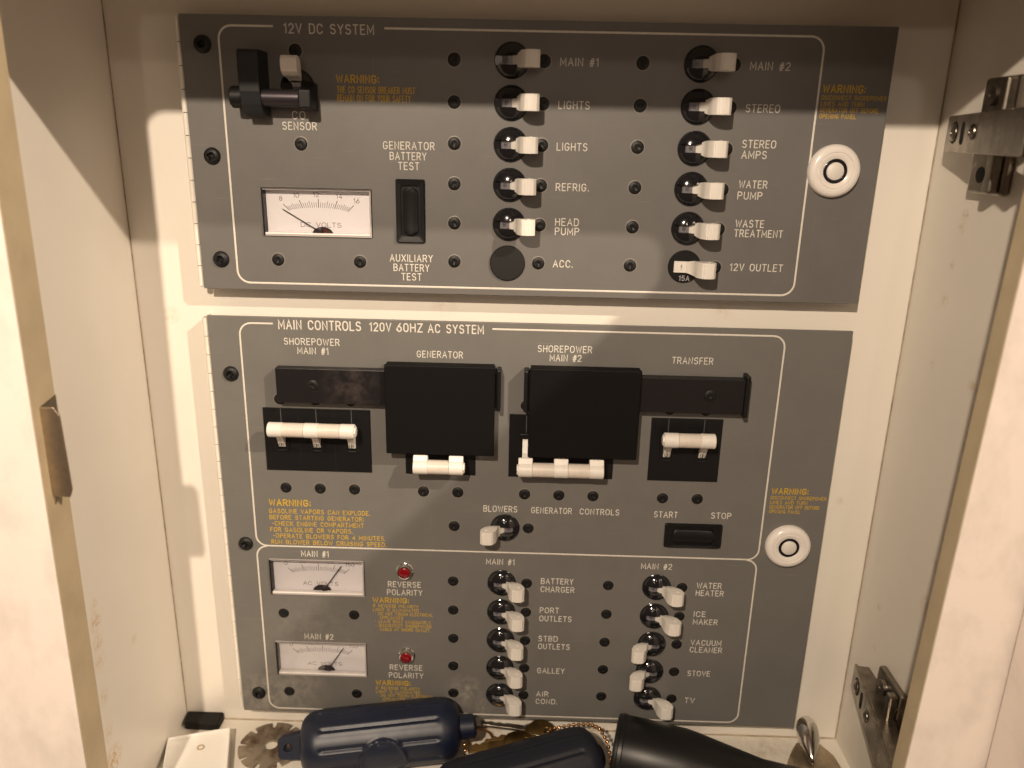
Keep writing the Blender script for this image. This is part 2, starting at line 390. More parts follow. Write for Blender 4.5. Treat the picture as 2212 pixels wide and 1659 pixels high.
def lever(zn=2.3, zt=4.6):
    P = [(-.6, .9, zn*.9), (.2, 2.4, zn), (1.6, 3.4, zn*1.05), (3.0, 4.3, zn*.55+zt*.45), (4.3, 6.2, zn*.2+zt*.8), (4.9, 8.6, zt*.97), (5.2, 11.2, zt),
         (5.9, 13.8, zt), (7.8, 16.6, zt), (9.2, 17.3, zt), (12.0, 17.5, zt), (14.8, 16.9, zt), (16.2, 15.3, zt), (16.0, 12.6, zt), (14.2, 9.4, zt), (11.2, 6.0, zn*.3+zt*.7),
         (7.6, 3.2, zn*.7+zt*.3), (5.3, 1.6, zn), (4.8, .9, zn*.9)]
    mb = MB(); n = len(P)
    # cut the side faces as a strip between the two flanks so that they stay clean
    vs = [(a, -o, -h) for a, o, h in P]+[(a, -o, h) for a, o, h in P]
    fs = [(i, (i+1) % n, n+(i+1) % n, n+i) for i in range(n)]
    left = list(range(0, 9)); right = list(range(n-1, 9, -1))          # pair the flanks
    for off in (0, n):
        for k in range(8):
            a, b = left[k], left[k+1]; c, d = right[k+1] if k+1 < len(right) else right[-1], right[k]
            fs.append((a+off, b+off, c+off, d+off) if off else (d, c, b, a))
        fs.append((8+off, 9+off, 10+off))
    mb.add(vs, fs)
    for s_ in (1, -1):
        mb.lathe([(0.55, s_*zt-.1), (.55, s_*(zt+.02)), (.95, s_*(zt+.22)), (1.3, s_*(zt-.02))], 12, 'z', (12.2, -13.2, 0))
    # grip ribs on the tip
    for k in range(5):
        x = 8.9+k*1.3
        o = 17.35 if k < 4 else 17.0
        mb.box(x-.22, x+.22, -o-.22, -o+.5, -zt+.5, zt-.5)
    return mb.mesh('toggle_lever', WHITE, 28)
LEVER = lever(); LEVERW = lever(3.4, 4.7)
def flag(zn):
    P = [(-5.6, -.5), (-5.3, -1.5), (-4.4, -2.1), (-2.2, -2.5), (.6, -2.5), (1.6, -.5)] if zn < 3 else [(-6.6, -.5), (-6.5, -1.7), (-5.4, -2.3), (-2.2, -2.5), (.6, -2.9), (1.6, -.5)]
    return MB().prism(P, -zn, zn, 'z').mesh('flag', FLAG if zn < 3 else WHITE, 30)
FLAGM = flag(2.3); FLAGW = flag(3.4)
def on_text(txt, h, zc, xc, o, m, wd):
    """small lettering turned a quarter turn clockwise on the flag"""
    st, W = layout(txt, gap=.22); mb = MB()
    for s_ in st: ribbon(mb, [(xc+b*h, zc+W*h*.8/2-a*h*.8) for a, b in s_], wd, o, .05, to3=lambda u, v, o_: (u, -o_, v))
    return mb
ONM = on_text('ON', 1.9, 0, -3.6, 2.52, INK, .32)
ONM = ONM.mesh('flag_lettering', NEEDLE)
ONF_ = on_text('ON', 2.3, 0, -2.4, 2.52, NEEDLE, .42); ONF_ = on_text('I', 1.4, .2, -4.3, 2.2, NEEDLE, .34).add(ONF_.v, ONF_.f)
ONF = ONF_.mesh('flag_lettering', NEEDLE)
def breaker(parent, x, z, kind='right', label=None):
    b = put('circuit_breaker', BEZELF if kind == 'flat' else BEZEL, parent, (x, 0, z), label=label)
    lm = LEVERW if kind == 'flat' else LEVER
    l = put('toggle_lever', lm, b, local=True, bevel=.35)
    if kind == 'left': l.rotation_euler = (0, math.pi, 0)
    if kind == 'up': l.rotation_euler = (0, -math.pi/2, 0)
    if kind == 'right': l.rotation_euler = (0, 0, math.radians(random.uniform(-1.5, 1.5)))
    g = put('flag', FLAGW if kind == 'flat' else FLAGM, b, local=True)
    if kind == 'left': g.rotation_euler = (0, math.pi, 0)
    if kind == 'up': g.rotation_euler = (0, -math.pi/2, 0)
    f = put('flag_lettering', ONF if kind == 'flat' else ONM, b, local=True)
    if kind == 'left': f.rotation_euler = (0, math.pi, 0)
    if kind == 'up': f.rotation_euler = (0, -math.pi/2, 0)
    if kind == 'flat':
        mb = text_mb('15A', -2.7, 3.5, -8.6, 2.9, .42)
        put('rating_lettering', mb.mesh('rating_lettering', mat('grey_print', (.42, .42, .44), .5)), b, (0, -.97, 0), local=True)
    return b
def rocker(parent, x0, x1, z0, z1):
    cx, cz = (x0+x1)/2, (z0+z1)/2; hw, hh = (x1-x0)/2, (z1-z0)/2
    mb = MB(); o = rrect(-hw, hw, -hh, hh, 1.2, 3); i = rrect(-hw*.66, hw*.66, -hh*.80, hh*.80, 1.6, 3)
    o2 = rrect(-hw*.93, hw*.93, -hh*.97, hh*.97, 1.0, 3)
    n = len(o)
    vs = [(a, .3, b) for a, b in o]+[(a, -1.3, b) for a, b in o]+[(a, -2.1, b) for a, b in o2]+[(a, -1.5, b) for a, b in i]+[(a, -.3, b) for a, b in i]
    fs = [(k*n+q, k*n+(q+1) % n, (k+1)*n+(q+1) % n, (k+1)*n+q) for k in range(4) for q in range(n)]
    fs.append(tuple(range(4*n, 5*n)))
    mb.add(vs, fs)
    s_ = put('rocker_switch', mb.mesh('rocker_switch', BLACK, 30), parent, (cx, 0, cz))
    # rocker: a raised pill, dished along its length
    mb = MB(); vert = hh > hw; L_, W_ = (hh*.74, hw*.52) if vert else (hw*.74, hh*.52)
    n1 = 22; vs = []
    for i_ in range(n1+1):
        t = -math.cos(math.pi*i_/n1)
        ww = W_*(1 if abs(t) < .8 else math.sqrt(max(1-((abs(t)-.8)/.2)**2, .04)))
        for (cu, co) in ((-1, -.2), (-1, 1.1), (-.75, 1.75), (0, 1.95), (.75, 1.75), (1, 1.1), (1, -.2)):
            o_ = co+(.55*t*t+.35*t if co > 0 else 0)
            u, v = (cu*ww, t*L_)
            vs.append((u, -o_, v) if vert else (v, -o_, u))
    fs = [(i_*7+j, i_*7+j+1, (i_+1)*7+j+1, (i_+1)*7+j) for i_ in range(n1) for j in range(6)]+[tuple(range(7)), tuple(range(n1*7, n1*7+7))[::-1]]
    mb.add(vs, fs)
    put('rocker', mb.mesh('rocker', BLACK, 40), s_, (0, -.5, 0), local=True)
def meter(parent, x0, x1, z0, z1, kind, tip):
    cx, cz = (x0+x1)/2, (z0+z1)/2; hw, hh = (x1-x0)/2-.35, (z1-z0)/2-.35
    R = lambda d: [(-hw+d, -hh+d), (hw-d, -hh+d), (hw-d, hh-d), (-hw+d, hh-d)]
    m_ = put('voltmeter', MB().ring_prism(R(0), R(.9), 6.2, -1.1).mesh('voltmeter', CLEARW), parent, (cx, 0, cz),
             label='rectangular %s voltmeter with white dial' % kind)
    put('dial', MB().box(-hw+.9, hw-.9, 4.6, 5.4, -hh+.9, hh-.9).mesh('dial', DIAL), m_, local=True)
    mk = MB(); f3 = lambda u, v, o: (u, 4.6-o, v)
    nt_ = 32
    for k in range(nt_+1):
        a = math.radians(-45+90*k/nt_); bx = 18.2*math.sin(a)/math.sin(math.radians(45)); bz = .9+2.0*(math.cos(a)-.7071)/.2929
        major = k % 8 == 0; ln = 5.0 if major else (3.8 if k % 4 == 0 else 3.0)
        ribbon(mk, [(bx, bz), (bx+ln*math.sin(a), bz+ln*math.cos(a))], .40 if major else .26, .02, .03, to3=f3)
    nums = [('8', -23.2, 6.6), ('10', -13.6, 8.6), ('12', -1.2, 9.2), ('14', 13, 8.4), ('16', 23.6, 6.0)] if kind == 'DC' else [('0', -23, 6.8), ('50', -11, 9), ('100', 8, 9), ('150', 22.5, 6.8)]
    for t, ux, uz in nums:
        st, W = layout(t, gap=.25); h = 2.7; sx = 3.3
        for s_ in st: ribbon(mk, [(ux-W*sx/2+a*sx, uz+b*h) for a, b in s_], .30, .02, .03, to3=f3)
    st, W = layout(kind+' VOLTS', gap=.22); sx = 25/W
    for s_ in st: ribbon(mk, [(-11.5+a*sx, -9.0+b*2.7) for a, b in s_], .30, .02, .03, to3=f3)
    put('dial_markings', mk.mesh('dial_markings', INK), m_, local=True)
    pv = (2.6, -13.0)
    nd = MB(); d = Vector((tip[0]-pv[0], tip[1]-pv[1])).normalized(); nn = Vector((-d.y, d.x))
    a, b = Vector(pv), Vector(tip)
    poly = [a+nn*.35, a-nn*.35, b-nn*.26, b+nn*.26]
    nd.prism([(q.x, q.y) for q in poly], 3.4, 3.0)
    put('needle', nd.mesh('needle', NEEDLE), m_, local=True)
    hub = MB(); zb = -hh+1.0
    pts = [(2.0+6.4*math.cos(math.pi*k/14), zb+4.4*math.sin(math.pi*k/14)) for k in range(15)]
    hub.prism(pts, 4.5, 3.7)
    pc = pv[0]+d.x*2.8, pv[1]+d.y*2.8
    hub.lathe([(2.3, 0), (2.3, 1.6), (1.4, 2.0), (0, 2.0)], 18, 'y', (pc[0], 3.9, max(pc[1], zb+1.2)))
    h_ = put('pivot', hub.mesh('pivot', NEEDLE), m_, local=True)
    pts = [(2.0+4.9*math.cos(math.pi*k/14), zb+3.3*math.sin(math.pi*k/14)) for k in range(15)]
    put('coil', MB().prism(pts, 3.7, 3.45).mesh('coil', HUB if kind == 'DC' else SHAFT), m_, local=True)
    put('shade_strip', MB().box(-hw+.12, -hw+1.25, -1.2, 4.4, -hh+.1, hh-.1).mesh('shade_strip', BLACK), m_, local=True)  # black strip added for the shade in the gap at the left wall
    put('shade_strip', MB().box(-hw+1.3, hw-.1, -1.18, -.8, hh-.55, hh-.1).mesh('shade_strip', CLEARD), m_, local=True)  # dark strip added for the thin shade line under the top edge
    put('lower_lip', MB().box(-hw+.95, hw-.95, -1.0, 3.0, -hh+.95, -hh+1.9).mesh('lower_lip', LIP), m_, local=True, bevel=.3)
    g = MB().box(-hw+.92, hw-.92, -.7, -.1, -hh+.92, hh-.92)
    put('window_glass', g.mesh('window_glass', GLASS), m_, local=True)
    return m_
def plate(x0, x1, z0, z1, holes, T=2.4):
    xs = sorted({x0, x1, *[h[0] for h in holes], *[h[1] for h in holes]}); zs = sorted({z0, z1, *[h[2] for h in holes], *[h[3] for h in holes]})
    inh = lambda x, z: any(h[0] < x < h[1] and h[2] < z < h[3] for h in holes)
    mb = MB(); idx = {}
    def V(x, y_, z):
        k = (x, y_, z)
        if k not in idx: idx[k] = len(mb.v); mb.v.append(k)
        return idx[k]
    nx, nz = len(xs)-1, len(zs)-1
    solid = lambda i, j: 0 <= i < nx and 0 <= j < nz and not inh((xs[i]+xs[i+1])/2, (zs[j]+zs[j+1])/2)
    for i in range(nx):
        for j in range(nz):
            if not solid(i, j): continue
            a, b, c, d = xs[i], xs[i+1], zs[j], zs[j+1]
            mb.f.append((V(a, 0, c), V(b, 0, c), V(b, 0, d), V(a, 0, d))); mb.f.append((V(a, T, c), V(a, T, d), V(b, T, d), V(b, T, c)))
            if not solid(i-1, j): mb.f.append((V(a, 0, c), V(a, 0, d), V(a, T, d), V(a, T, c)))
            if not solid(i+1, j): mb.f.append((V(b, 0, c), V(b, T, c), V(b, T, d), V(b, 0, d)))
            if not solid(i, j-1): mb.f.append((V(a, 0, c), V(a, T, c), V(b, T, c), V(b, 0, c)))
            if not solid(i, j+1): mb.f.append((V(a, 0, d), V(b, 0, d), V(b, T, d), V(a, T, d)))
    return mb
def piano_hinge(parent, z0, z1):
    mb = MB(); zz = z1
    n = int((z1-z0)/12.4); st = (z1-z0)/n
    for k in range(n):
        a = z1-k*st
        mb.lathe([(0, -st+.45), (1.9, -st+.45), (1.9, 0), (0, 0)], 10, 'z', (-2.1, 2.6, a))
    mb.box(-3.9, -2.9, 3.2, 15.0, z0, z1)
    put('piano_hinge', mb.mesh('piano_hinge', HINGEM, 40), parent)
    pin = MB().tube([(-2.1, 2.6, z0), (-2.1, 2.6, z1)], 1.0, 8)
    put('hinge_pin', pin.mesh('hinge_pin', SCREW), parent)
def lock_knob(parent, x, z):
    prof = [(15.3, 0), (15.3, 2.2), (14.4, 4.2), (12.6, 5.2), (10.9, 5.1), (10.6, 4.6), (10.3, 4.6), (10.0, 5.0), (8.6, 4.9), (7.2, 4.2), (7.0, 3.6)]
    k = put('lock_knob', MB().lathe(prof, 56).mesh('lock_knob', mat('white_gloss_plastic', (.74, .70, .66), .22), 38), parent, (x, 0, z), label='round white push lock knob')
    put('seal_ring', MB().lathe([(7.0, 3.0), (7.0, 3.9), (6.2, 4.3), (5.2, 3.9), (5.0, 3.0)], 40).mesh('seal_ring', GLOSS, 50), k, local=True)
    put('centre_button', MB().lathe([(5.0, 2.6), (5.0, 4.3), (4.5, 4.7), (0, 4.8)], 40).mesh('centre_button', WHITE, 40), k, local=True)

# ------------------------------------------------------------------ UPPER PANEL
UP = thing('breaker_panel', 'grey 12V DC SYSTEM breaker panel, the upper and wider-looking of the two in the cabinet', 'control panel', (205, 0, -158.8), 'grey breaker panels in the cabinet')
hole = (40.2, 107.9, -125.1, -95.9)
put('plate', plate(0, 410, -158.8, 0, [hole]).mesh('plate', PANEL), UP, bevel=.25)
bl = MB()
o3 = lambda u, v, o: (u, -o, v)
ring = arc(361.7, -13.4, 7.6, 7.6, 90, 0, 6)+arc(361.7, -146.9, 7.6, 7.6, 0, -90, 6)+arc(29.8, -146.9, 7.6, 7.6, 270, 180, 6)+arc(29.8, -13.4, 7.6, 7.6, 180, 90, 6)
ribbon(bl, [(118.7, -5.8)]+ring+[(53.8, -5.8)], 1.15, .02, .08, to3=o3)
put('border_line', bl.mesh('border_line', PRINT), UP)
LT = lambda *a, **k: lettering(UP, *a, **k)
LT('12V DC SYSTEM', 60.6, 112, -9.2, 4.9, wd=.70)
LT('CO', 62.4, 69.9, -56.1, 4.2); LT('SENSOR', 56.2, 76.4, -62.1, 4.1)
LT('GENERATOR', 115.9, 146.3, -72.0, 4.1); LT('BATTERY', 119.8, 141.4, -78.0, 4.1); LT('TEST', 124.7, 137, -83.7, 4.1)
LT('AUXILIARY', 118.3, 144.6, -138.9, 4.1); LT('BATTERY', 120.5, 142.4, -144.8, 4.1); LT('TEST', 125.3, 137.5, -150.5, 4.1)
R0 = [-21.6, -44.8, -68.1, -91.4, -114.8, -138.2]
for t, x0, x1, z in [('MAIN #1', 219.7, 241.4, -23.8), ('LIGHTS', 219.5, 237.4, -47.3), ('LIGHTS', 219.4, 237.2, -70.7), ('REFRIG.', 219.7, 239.2, -94),
                     ('HEAD', 220.1, 234, -114.7), ('PUMP', 220.1, 234.5, -120.3), ('ACC.', 219.6, 231.4, -140.2), ('MAIN #2', 328.8, 351.3, -24), ('STEREO', 328.6, 348.1, -47),
                     ('STEREO', 328.7, 348.1, -66.9), ('AMPS', 328.9, 343.4, -73), ('WATER', 329.2, 345.6, -90), ('PUMP', 329, 343.3, -96.6), ('WASTE', 329.5, 346.3, -113.2),
                     ('TREATMENT', 329.3, 358.3, -119), ('12V OUTLET', 328.8, 360.8, -139.7)]:
    LT(t, x0, x1, z, 4.1)
LT('WARNING:', 89.6, 114.1, -35.3, 4.0, m=YELLOW, wd=.75)
LT('THE CO SENSOR BREAKER MUST', 89.7, 135.2, -40.9, 3.4, m=YELLOW, wd=.44)
LT('REMAIN ON FOR YOUR SAFETY', 89.6, 132.6, -45.5, 3.4, m=YELLOW, wd=.44)
def far_warning(P_, z):
    lettering(P_, 'WARNING:', 371.9, 396, z, 3.9, YELLOW, .75)
    for k, (t, x1) in enumerate([('DISCONNECT SHOREPOWER', 408.6), ('LINES AND TURN', 396.5), ('GENERATOR OFF BEFORE', 405), ('OPENING PANEL', 392.5)]):
        lettering(P_, t, 371.6, x1, z-4.0-k*3.42, 2.3, YELLOW, .34)
far_warning(UP, -35.4)
names1 = ['MAIN #1', 'first LIGHTS', 'second LIGHTS', 'REFRIG.', 'HEAD PUMP']
names2 = ['MAIN #2', 'STEREO', 'STEREO AMPS', 'WATER PUMP', 'WASTE TREATMENT']
for k in range(5):
    breaker(UP, 191.7, R0[k], label='breaker switch beside the '+names1[k]+' lettering')
    breaker(UP, 300.6, R0[k], label='breaker switch beside the '+names2[k]+' lettering')
put('blank_cap', MB().lathe([(10.9, 0), (10.9, .9), (10.3, 1.5), (0, 1.7)], 48).mesh('blank_cap', MATTE, 35), UP, (191.2, 0, -138.4), label='plain black blanking cap beside ACC.')
breaker(UP, 300.4, -138.0, 'flat', label='flat faced breaker with white ON lever and 15A mark')
for k in range(6):
    for x in (158.3, 210.3, 267.0, 319.3): screw(UP, x, R0[k]-(0.1 if x < 200 else 0))
for z in (-16, -78.3, -140.2): screw(UP, 12.6, z, big=True)
screw(UP, 66.3, -18.6); screw(UP, 66.6, -70.3); screw(UP, 48.3, -139.7); screw(UP, 99.5, -139.9)
rocker(UP, 122.8, 140.5, -127.2, -89.2)
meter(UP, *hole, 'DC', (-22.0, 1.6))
lock_knob(UP, 383.6, -79.2)
piano_hinge(UP, -158, -2)
# CO breaker with its lock bracket
breaker(UP, 66.7, -38.6, 'up', label='breaker with its lever up behind the black lock bracket')
gd = MB()
prof = [(0, -19.6), (-17.2, -19.6), (-18.6, -21), (-19.2, -30), (-18.8, -42), (-17.2, -49), (-14, -53.6), (-9, -55.6), (0, -55.6)]
gd.prism(prof, 38.2, 50.0, 'x')
g_ = put('lock_bracket', gd.mesh('lock_bracket', mat('grey_black_plastic', (.012, .014, .016), .45, spec=.35, bump=.06)), UP, bevel=.6, label='black D-shaped lock bracket with a round bar across the CO breaker')
put('round_bar', MB().lathe([(0, 49.5), (4.9, 49.5), (4.9, 71.0), (0, 71.0)], 28, 'x', (0, -12.2, -45.1)).mesh('round_bar', SHAFT, 40), g_)
put('end_lug', MB().prism([(0, -36), (-6, -36), (-11, -38.5), (-17.2, -40.6), (-17.2, -50.4), (-6, -51.5), (0, -51.5)], 71, 78.2, 'x').mesh('end_lug', BLACK), g_, bevel=.8)
put('thumb_knob', MB().lathe([(0, 31.2), (5.2, 31.2), (6.1, 32.2), (6.1, 38.0), (0, 38.0)], 28, 'x', (0, -11.5, -45.0)).mesh('thumb_knob', BLACK, 35), g_)

# ------------------------------------------------------------------ LOWER PANEL
LP = thing('breaker_panel', 'grey MAIN CONTROLS 120V 60HZ AC SYSTEM panel, the lower and taller one', 'control panel', (205, 0, -478), 'grey breaker panels in the cabinet')
h1 = (27.3, 94.6, -377.6, -349.2); h2 = (27.3, 94.0, -445.0, -416.2)
stains(PANELLOW, [(-188, 0, 16, 26, .55), (-165, 0, 24, 30, .35), (-40, 0, 24, 16, .6), (-28, 0, 10, 10, .5), (-150, 0, 60, 50, .15)], (.46, .42, .35), vscale=140)
pm = plate(0-205, 410-205, 0, -176.4+478, [(h[0]-205, h[1]-205, h[2]+478, h[3]+478) for h in (h1, h2)])
put('plate', pm.mesh('plate', PANELLOW), LP, (205, 0, -478), bevel=.25)
bl = MB()
ribbon(bl, [(182.8, -180.6)]+arc(360.6, -188.2, 7.6, 7.6, 90, 0, 6)+arc(360.4, -331.8, 7.6, 7.6, 0, -90, 6)+arc(27.6, -331.8, 7.6, 7.6, 270, 180, 6)+arc(27.9, -188.2, 7.6, 7.6, 180, 90, 6)+[(41.7, -180.6)], 1.1, .02, .08, to3=o3)
ribbon(bl, arc(360.2, -347.4, 7.6, 7.6, 86, 0, 6)+arc(360.2, -467.4, 7.6, 7.6, 0, -90, 6)+arc(27.2, -467.4, 7.6, 7.6, 270, 180, 6)+arc(27.2, -347.4, 7.6, 7.6, 180, 94, 6), 1.1, .021, .09, to3=o3)
put('border_line', bl.mesh('border_line', PRINT), LP)
LT = lambda *a, **k: lettering(LP, *a, **k)
LT('MAIN CONTROLS', 45.8, 98.2, -183.8, 5.6, wd=.85); LT('120V', 104.2, 117.6, -183.7, 5.2, wd=.8); LT('60HZ', 121.6, 137.6, -183.7, 5.2, wd=.8)
LT('AC SYSTEM', 141.6, 176.6, -183.8, 5.2, wd=.8)
for t, x0, x1, z, h in [('SHOREPOWER', 48.6, 84.1, -194, 4.1), ('MAIN #1', 57, 76.7, -200, 4.1), ('GENERATOR', 134.1, 163.4, -200.3, 4.1), ('SHOREPOWER', 211.8, 246.1, -194.7, 4.1),
                        ('MAIN #2', 219.7, 239.6, -200.5, 4.1), ('TRANSFER', 298, 323.8, -200.2, 4.1), ('BLOWERS', 178.2, 200.8, -308.3, 4.2), ('GENERATOR', 210.7, 238, -308.4, 4.0),
                        ('CONTROLS', 243.8, 270.3, -308.4, 4.0), ('START', 294.3, 310, -309, 4.1), ('STOP', 333, 346.2, -308.7, 4.1), ('MAIN #1', 50.9, 69.8, -346.9, 4.3), ('MAIN #2', 49.5, 70, -414, 4.2),
                        ('REVERSE', 111.2, 134.1, -369.1, 4.1), ('POLARITY', 110.4, 135.0, -375.5, 4.1), ('REVERSE', 110.8, 134.2, -438.1, 4.1), ('POLARITY', 110.0, 134.9, -444.9, 4.1),
                        ('MAIN #1', 180.5, 199.8, -348.8, 4.0), ('MAIN #2', 288.3, 309.3, -348.8, 4.0), ('BATTERY', 219.1, 241.4, -363, 4.1), ('CHARGER', 219, 242.3, -369.5, 4.1),
                        ('PORT', 219, 232.2, -386.5, 4.1), ('OUTLETS', 218.9, 241.4, -393.2, 4.1), ('STBD', 218.6, 232.1, -409.9, 4.1), ('OUTLETS', 218.7, 241, -416.4, 4.1), ('GALLEY', 218.6, 238.1, -437, 4.1),
                        ('AIR', 218.5, 227, -457.2, 3.9), ('COND.', 218.3, 233.8, -463.7, 3.9), ('WATER', 328.1, 345, -362.8, 4.1), ('HEATER', 328, 347, -368.8, 4.1), ('ICE', 328, 336, -385.8, 4.0),
                        ('MAKER', 328, 345, -392.1, 4.0), ('VACUUM', 327.9, 349.3, -409.3, 4.1), ('CLEANER', 327.7, 350.4, -415.2, 4.1), ('STOVE', 327.7, 343.7, -435.3, 4.1), ('TV', 327.7, 334.6, -458.8, 4.1)]:
    LT(t, x0, x1, z, h)
LT('WARNING:', 31, 59.2, -308.3, 4.4, m=YELLOW, wd=.8)
for k, (t, x1) in enumerate([('GASOLINE VAPORS CAN EXPLODE.', 100), ('BEFORE STARTING GENERATOR:', 95.5), ('-CHECK ENGINE COMPARTMENT', 95.3), ('FOR GASOLINE OR VAPORS,', 87.5), ('-OPERATE BLOWERS FOR 4 MINUTES.', 110), ('RUN BLOWER BELOW CRUISING SPEED.', 110.6)]):
    LT(t, 30.5 if not t[0] == '-' else 32, x1, -314.0-k*4.73, 3.0, m=YELLOW, wd=.46)
for (zw, zl) in ((-382.1, -386.0), (-451.7, -455.6)):
    LT('WARNING:', 100, 125.4, zw, 3.9, m=YELLOW, wd=.72)
    for k, (t, x0, x1) in enumerate([('IF REVERSE POLARITY', 99.9, 132.2), ('LIGHT IS ILLUMINATED', 99.9, 132.4), ('- DO NOT TOUCH ELECTRICAL', 101, 142.4), ('APPLIANCES', 104.5, 121), ('- LEAVE BOAT IMMEDIATELY.', 101, 141.5), ('- DISCONNECT SHOREPOWER', 101, 141.2), ('CABLE AT SHORE OUTLET.', 104.5, 140.7)]):
        LT(t, x0, x1, zl-k*3.2, 2.25, m=YELLOW, wd=.33)
far_warning(LP, -289.2)
R1 = [-363.2, -386.6, -410.0, -433.3, -456.8]; R2 = [-363.0, -386.2, -409.3, -432.4, -455.7]
n3 = ['BATTERY CHARGER', 'PORT OUTLETS', 'STBD OUTLETS', 'GALLEY', 'AIR COND.']; n4 = ['WATER HEATER', 'ICE MAKER', 'VACUUM CLEANER', 'STOVE', 'TV']
for k in range(5):
    breaker(LP, 191.3, R1[k], label='breaker switch beside the '+n3[k]+' lettering')
    left = k in (2, 3)
    breaker(LP, 299.9, R2[k], 'left' if left else 'right', label=('breaker thrown to the left beside the ' if left else 'breaker switch beside the ')+n4[k]+' lettering')
    for x in (157.1, 208.9): screw(LP, x, R1[k]+.2)
    for x in (266.1, 317.7): screw(LP, x, R2[k]+.2)
breaker(LP, 192.9, -320.2, 'left', label='breaker thrown to the left under the BLOWERS lettering')
screw(LP, 157.9, -320.1); screw(LP, 208.8, -320.2)
for x in (43.3, 66.7, 90.1, 137.1, 160.4, 205.7, 228.9, 252.0, 298.9, 322.3): screw(LP, x, -294.7)
for x in (43.3, 66.7, 90.1, 205.4, 299.0, 322.4): screw(LP, x, -231.3)
for z in (-214.7, -338.2, -462): screw(LP, 12.4, z, big=True)
for x, z in ((35.4, -393.1), (86, -392.9), (35.2, -459.8), (85.5, -460)): screw(LP, x, z)
rocker(LP, 302.1, 341.2, -330.8, -313.1)
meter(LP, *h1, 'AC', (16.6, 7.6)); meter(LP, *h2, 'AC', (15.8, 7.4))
for z in (-355.6, -424.9):
    i_ = put('indicator_light', MB().lathe([(6.0, 0), (6.0, .6), (5.5, .9), (5.4, 3.2), (4.9, 4.1), (4.3, 4.2), (4.0, 3.6)], 36).mesh('indicator_light', CHROME, 30), LP, (123.3, 0, z), label='chrome ringed red reverse polarity light')
    put('red_lens', MB().lathe([(4.05, 2.6), (4.0, 3.7), (3.0, 4.3), (1.5, 4.6), (0, 4.7)], 28).mesh('red_lens', RED, 60), i_, local=True)
lock_knob(LP, 386.8, -327.4)
piano_hinge(LP, -477, -178)
# ganged main breakers
def gang(xs, x0, x1, upw, label):
    zc = -259.5
    b = put('main_breaker', MB().box(x0, x1, -.55, 1.8, zc-22.3, zc+22.3).mesh('main_breaker', BLACK), LP, bevel=.2, label=label)
    seam = MB()
    for a, c in zip(xs, xs[1:]):
        seam.box((a+c)/2-.14, (a+c)/2+.14, -.62, -.50, zc-22.2, zc+22.2)
    put('pole_seam', seam.mesh('pole_seam', RUBBER), b)
    sg = 1 if upw else -1
    tick = MB()
    for a in xs:
        # rocker throat: a raised black collar with a dark slot
        o = rrect(a-4.6, a+4.6, zc-8.5, zc+8.5, 1.5, 3); i = rrect(a-3.0, a+3.0, zc-7.0, zc+7.0, 1.0, 3)
        put('switch_throat', MB().ring_prism([(u-a, v-zc) for u, v in o], [(u-a, v-zc) for u, v in i], -.5, -1.3).mesh('switch_throat', BLACK), b, (a, 0, zc), bevel=.25)
        tick.box(a-.25, a+.25, -.66, -.5, zc+9.5, zc+22)
        lg = MB()
        prof = [(-.6, -sg*5.0), (-1.9, -sg*4.6), (-3.4, -sg*1.5), (-6.0, sg*3.0), (-12.0, sg*7.2), (-15.0, sg*9.0), (-16.5, sg*12.5), (-13.0, sg*15.0), (-9.5, sg*12.0), (-3.0, sg*6.0), (-.6, sg*4.6)]
        lg.prism(prof, -2.3, 2.3, 'x')
        lo = put('handle_leg', lg.mesh('handle_leg', WHITE), b, (a, 0, zc), bevel=.3)
        st, W = layout('ON', gap=.2); tx = MB()
        for s_ in st: ribbon(tx, [(-1.5+q*3.0/W, -3.6+v*2.6-(0 if upw else -1)) for q, v in s_], .35, 2.9 if not upw else 3.6, .06, to3=lambda u, v, o_: (u, -o_, v))
        put('leg_lettering', tx.mesh('leg_lettering', NEEDLE), b, (a, 0, zc))
    put('tick_mark', tick.mesh('tick_mark', mat('faint_grey_print', (.07, .07, .07), .5)), b)
    # handle: saddles on each pole, tubes between
    oc, zh = 12.9, zc+sg*11.6
    for a in xs:
        if not upw: put('saddle_web', MB().prism([(-15.6, -.5), (-9.6, -1.5), (-8.2, 6.5), (-13.4, 8.4), (-15.4, 5)], -4.65, 4.65, 'x').mesh('saddle_web', WHITE), b, (a, 0, zh), bevel=.5)
        put('handle_saddle', MB().lathe([(0, -4.7), (4.5, -4.7), (4.9, -4.3), (4.9, 4.3), (4.5, 4.7), (0, 4.7)], 8 if False else 28, 'x').mesh('handle_saddle', WHITE, 30), b, (a, -oc, zh))
    for a, c in zip(xs, xs[1:]):
        put('handle_tube', MB().lathe([(0, a+4.75-(a+c)/2), (4.7, a+4.75-(a+c)/2), (4.7, c-4.75-(a+c)/2), (0, c-4.75-(a+c)/2)], 28, 'x').mesh('handle_tube', TUBE, 30), b, ((a+c)/2, -oc, zh))
    # hexagonal end cap
    e = xs[-1] if xs[-1] < 200 else xs[0]; d = 1 if xs[-1] < 200 else -1
    put('end_cap', MB().lathe([(0, d*4.6), (3.6, d*4.6), (3.2, d*5.6), (0, d*5.6)] if d > 0 else [(0, -5.6), (3.2, -5.6), (3.6, -4.6), (0, -4.6)], 6, 'x').mesh('end_cap', WHITE), b, (e, -oc, zh))
TUBE = mat('ivory_handle_tube', (.66, .60, .53), .4, var=.16, vscale=120)
gang([43.3, 66.7, 90.1], 31.4, 102.6, True, 'three pole SHOREPOWER MAIN #1 breaker with the white bar up')
gang([137.1, 160.4], 125.4, 172.3, False, 'two pole GENERATOR breaker half under the black slider')
gang([205.7, 228.9, 252.0], 194.4, 264.2, False, 'three pole SHOREPOWER MAIN #2 breaker with the white bar down')
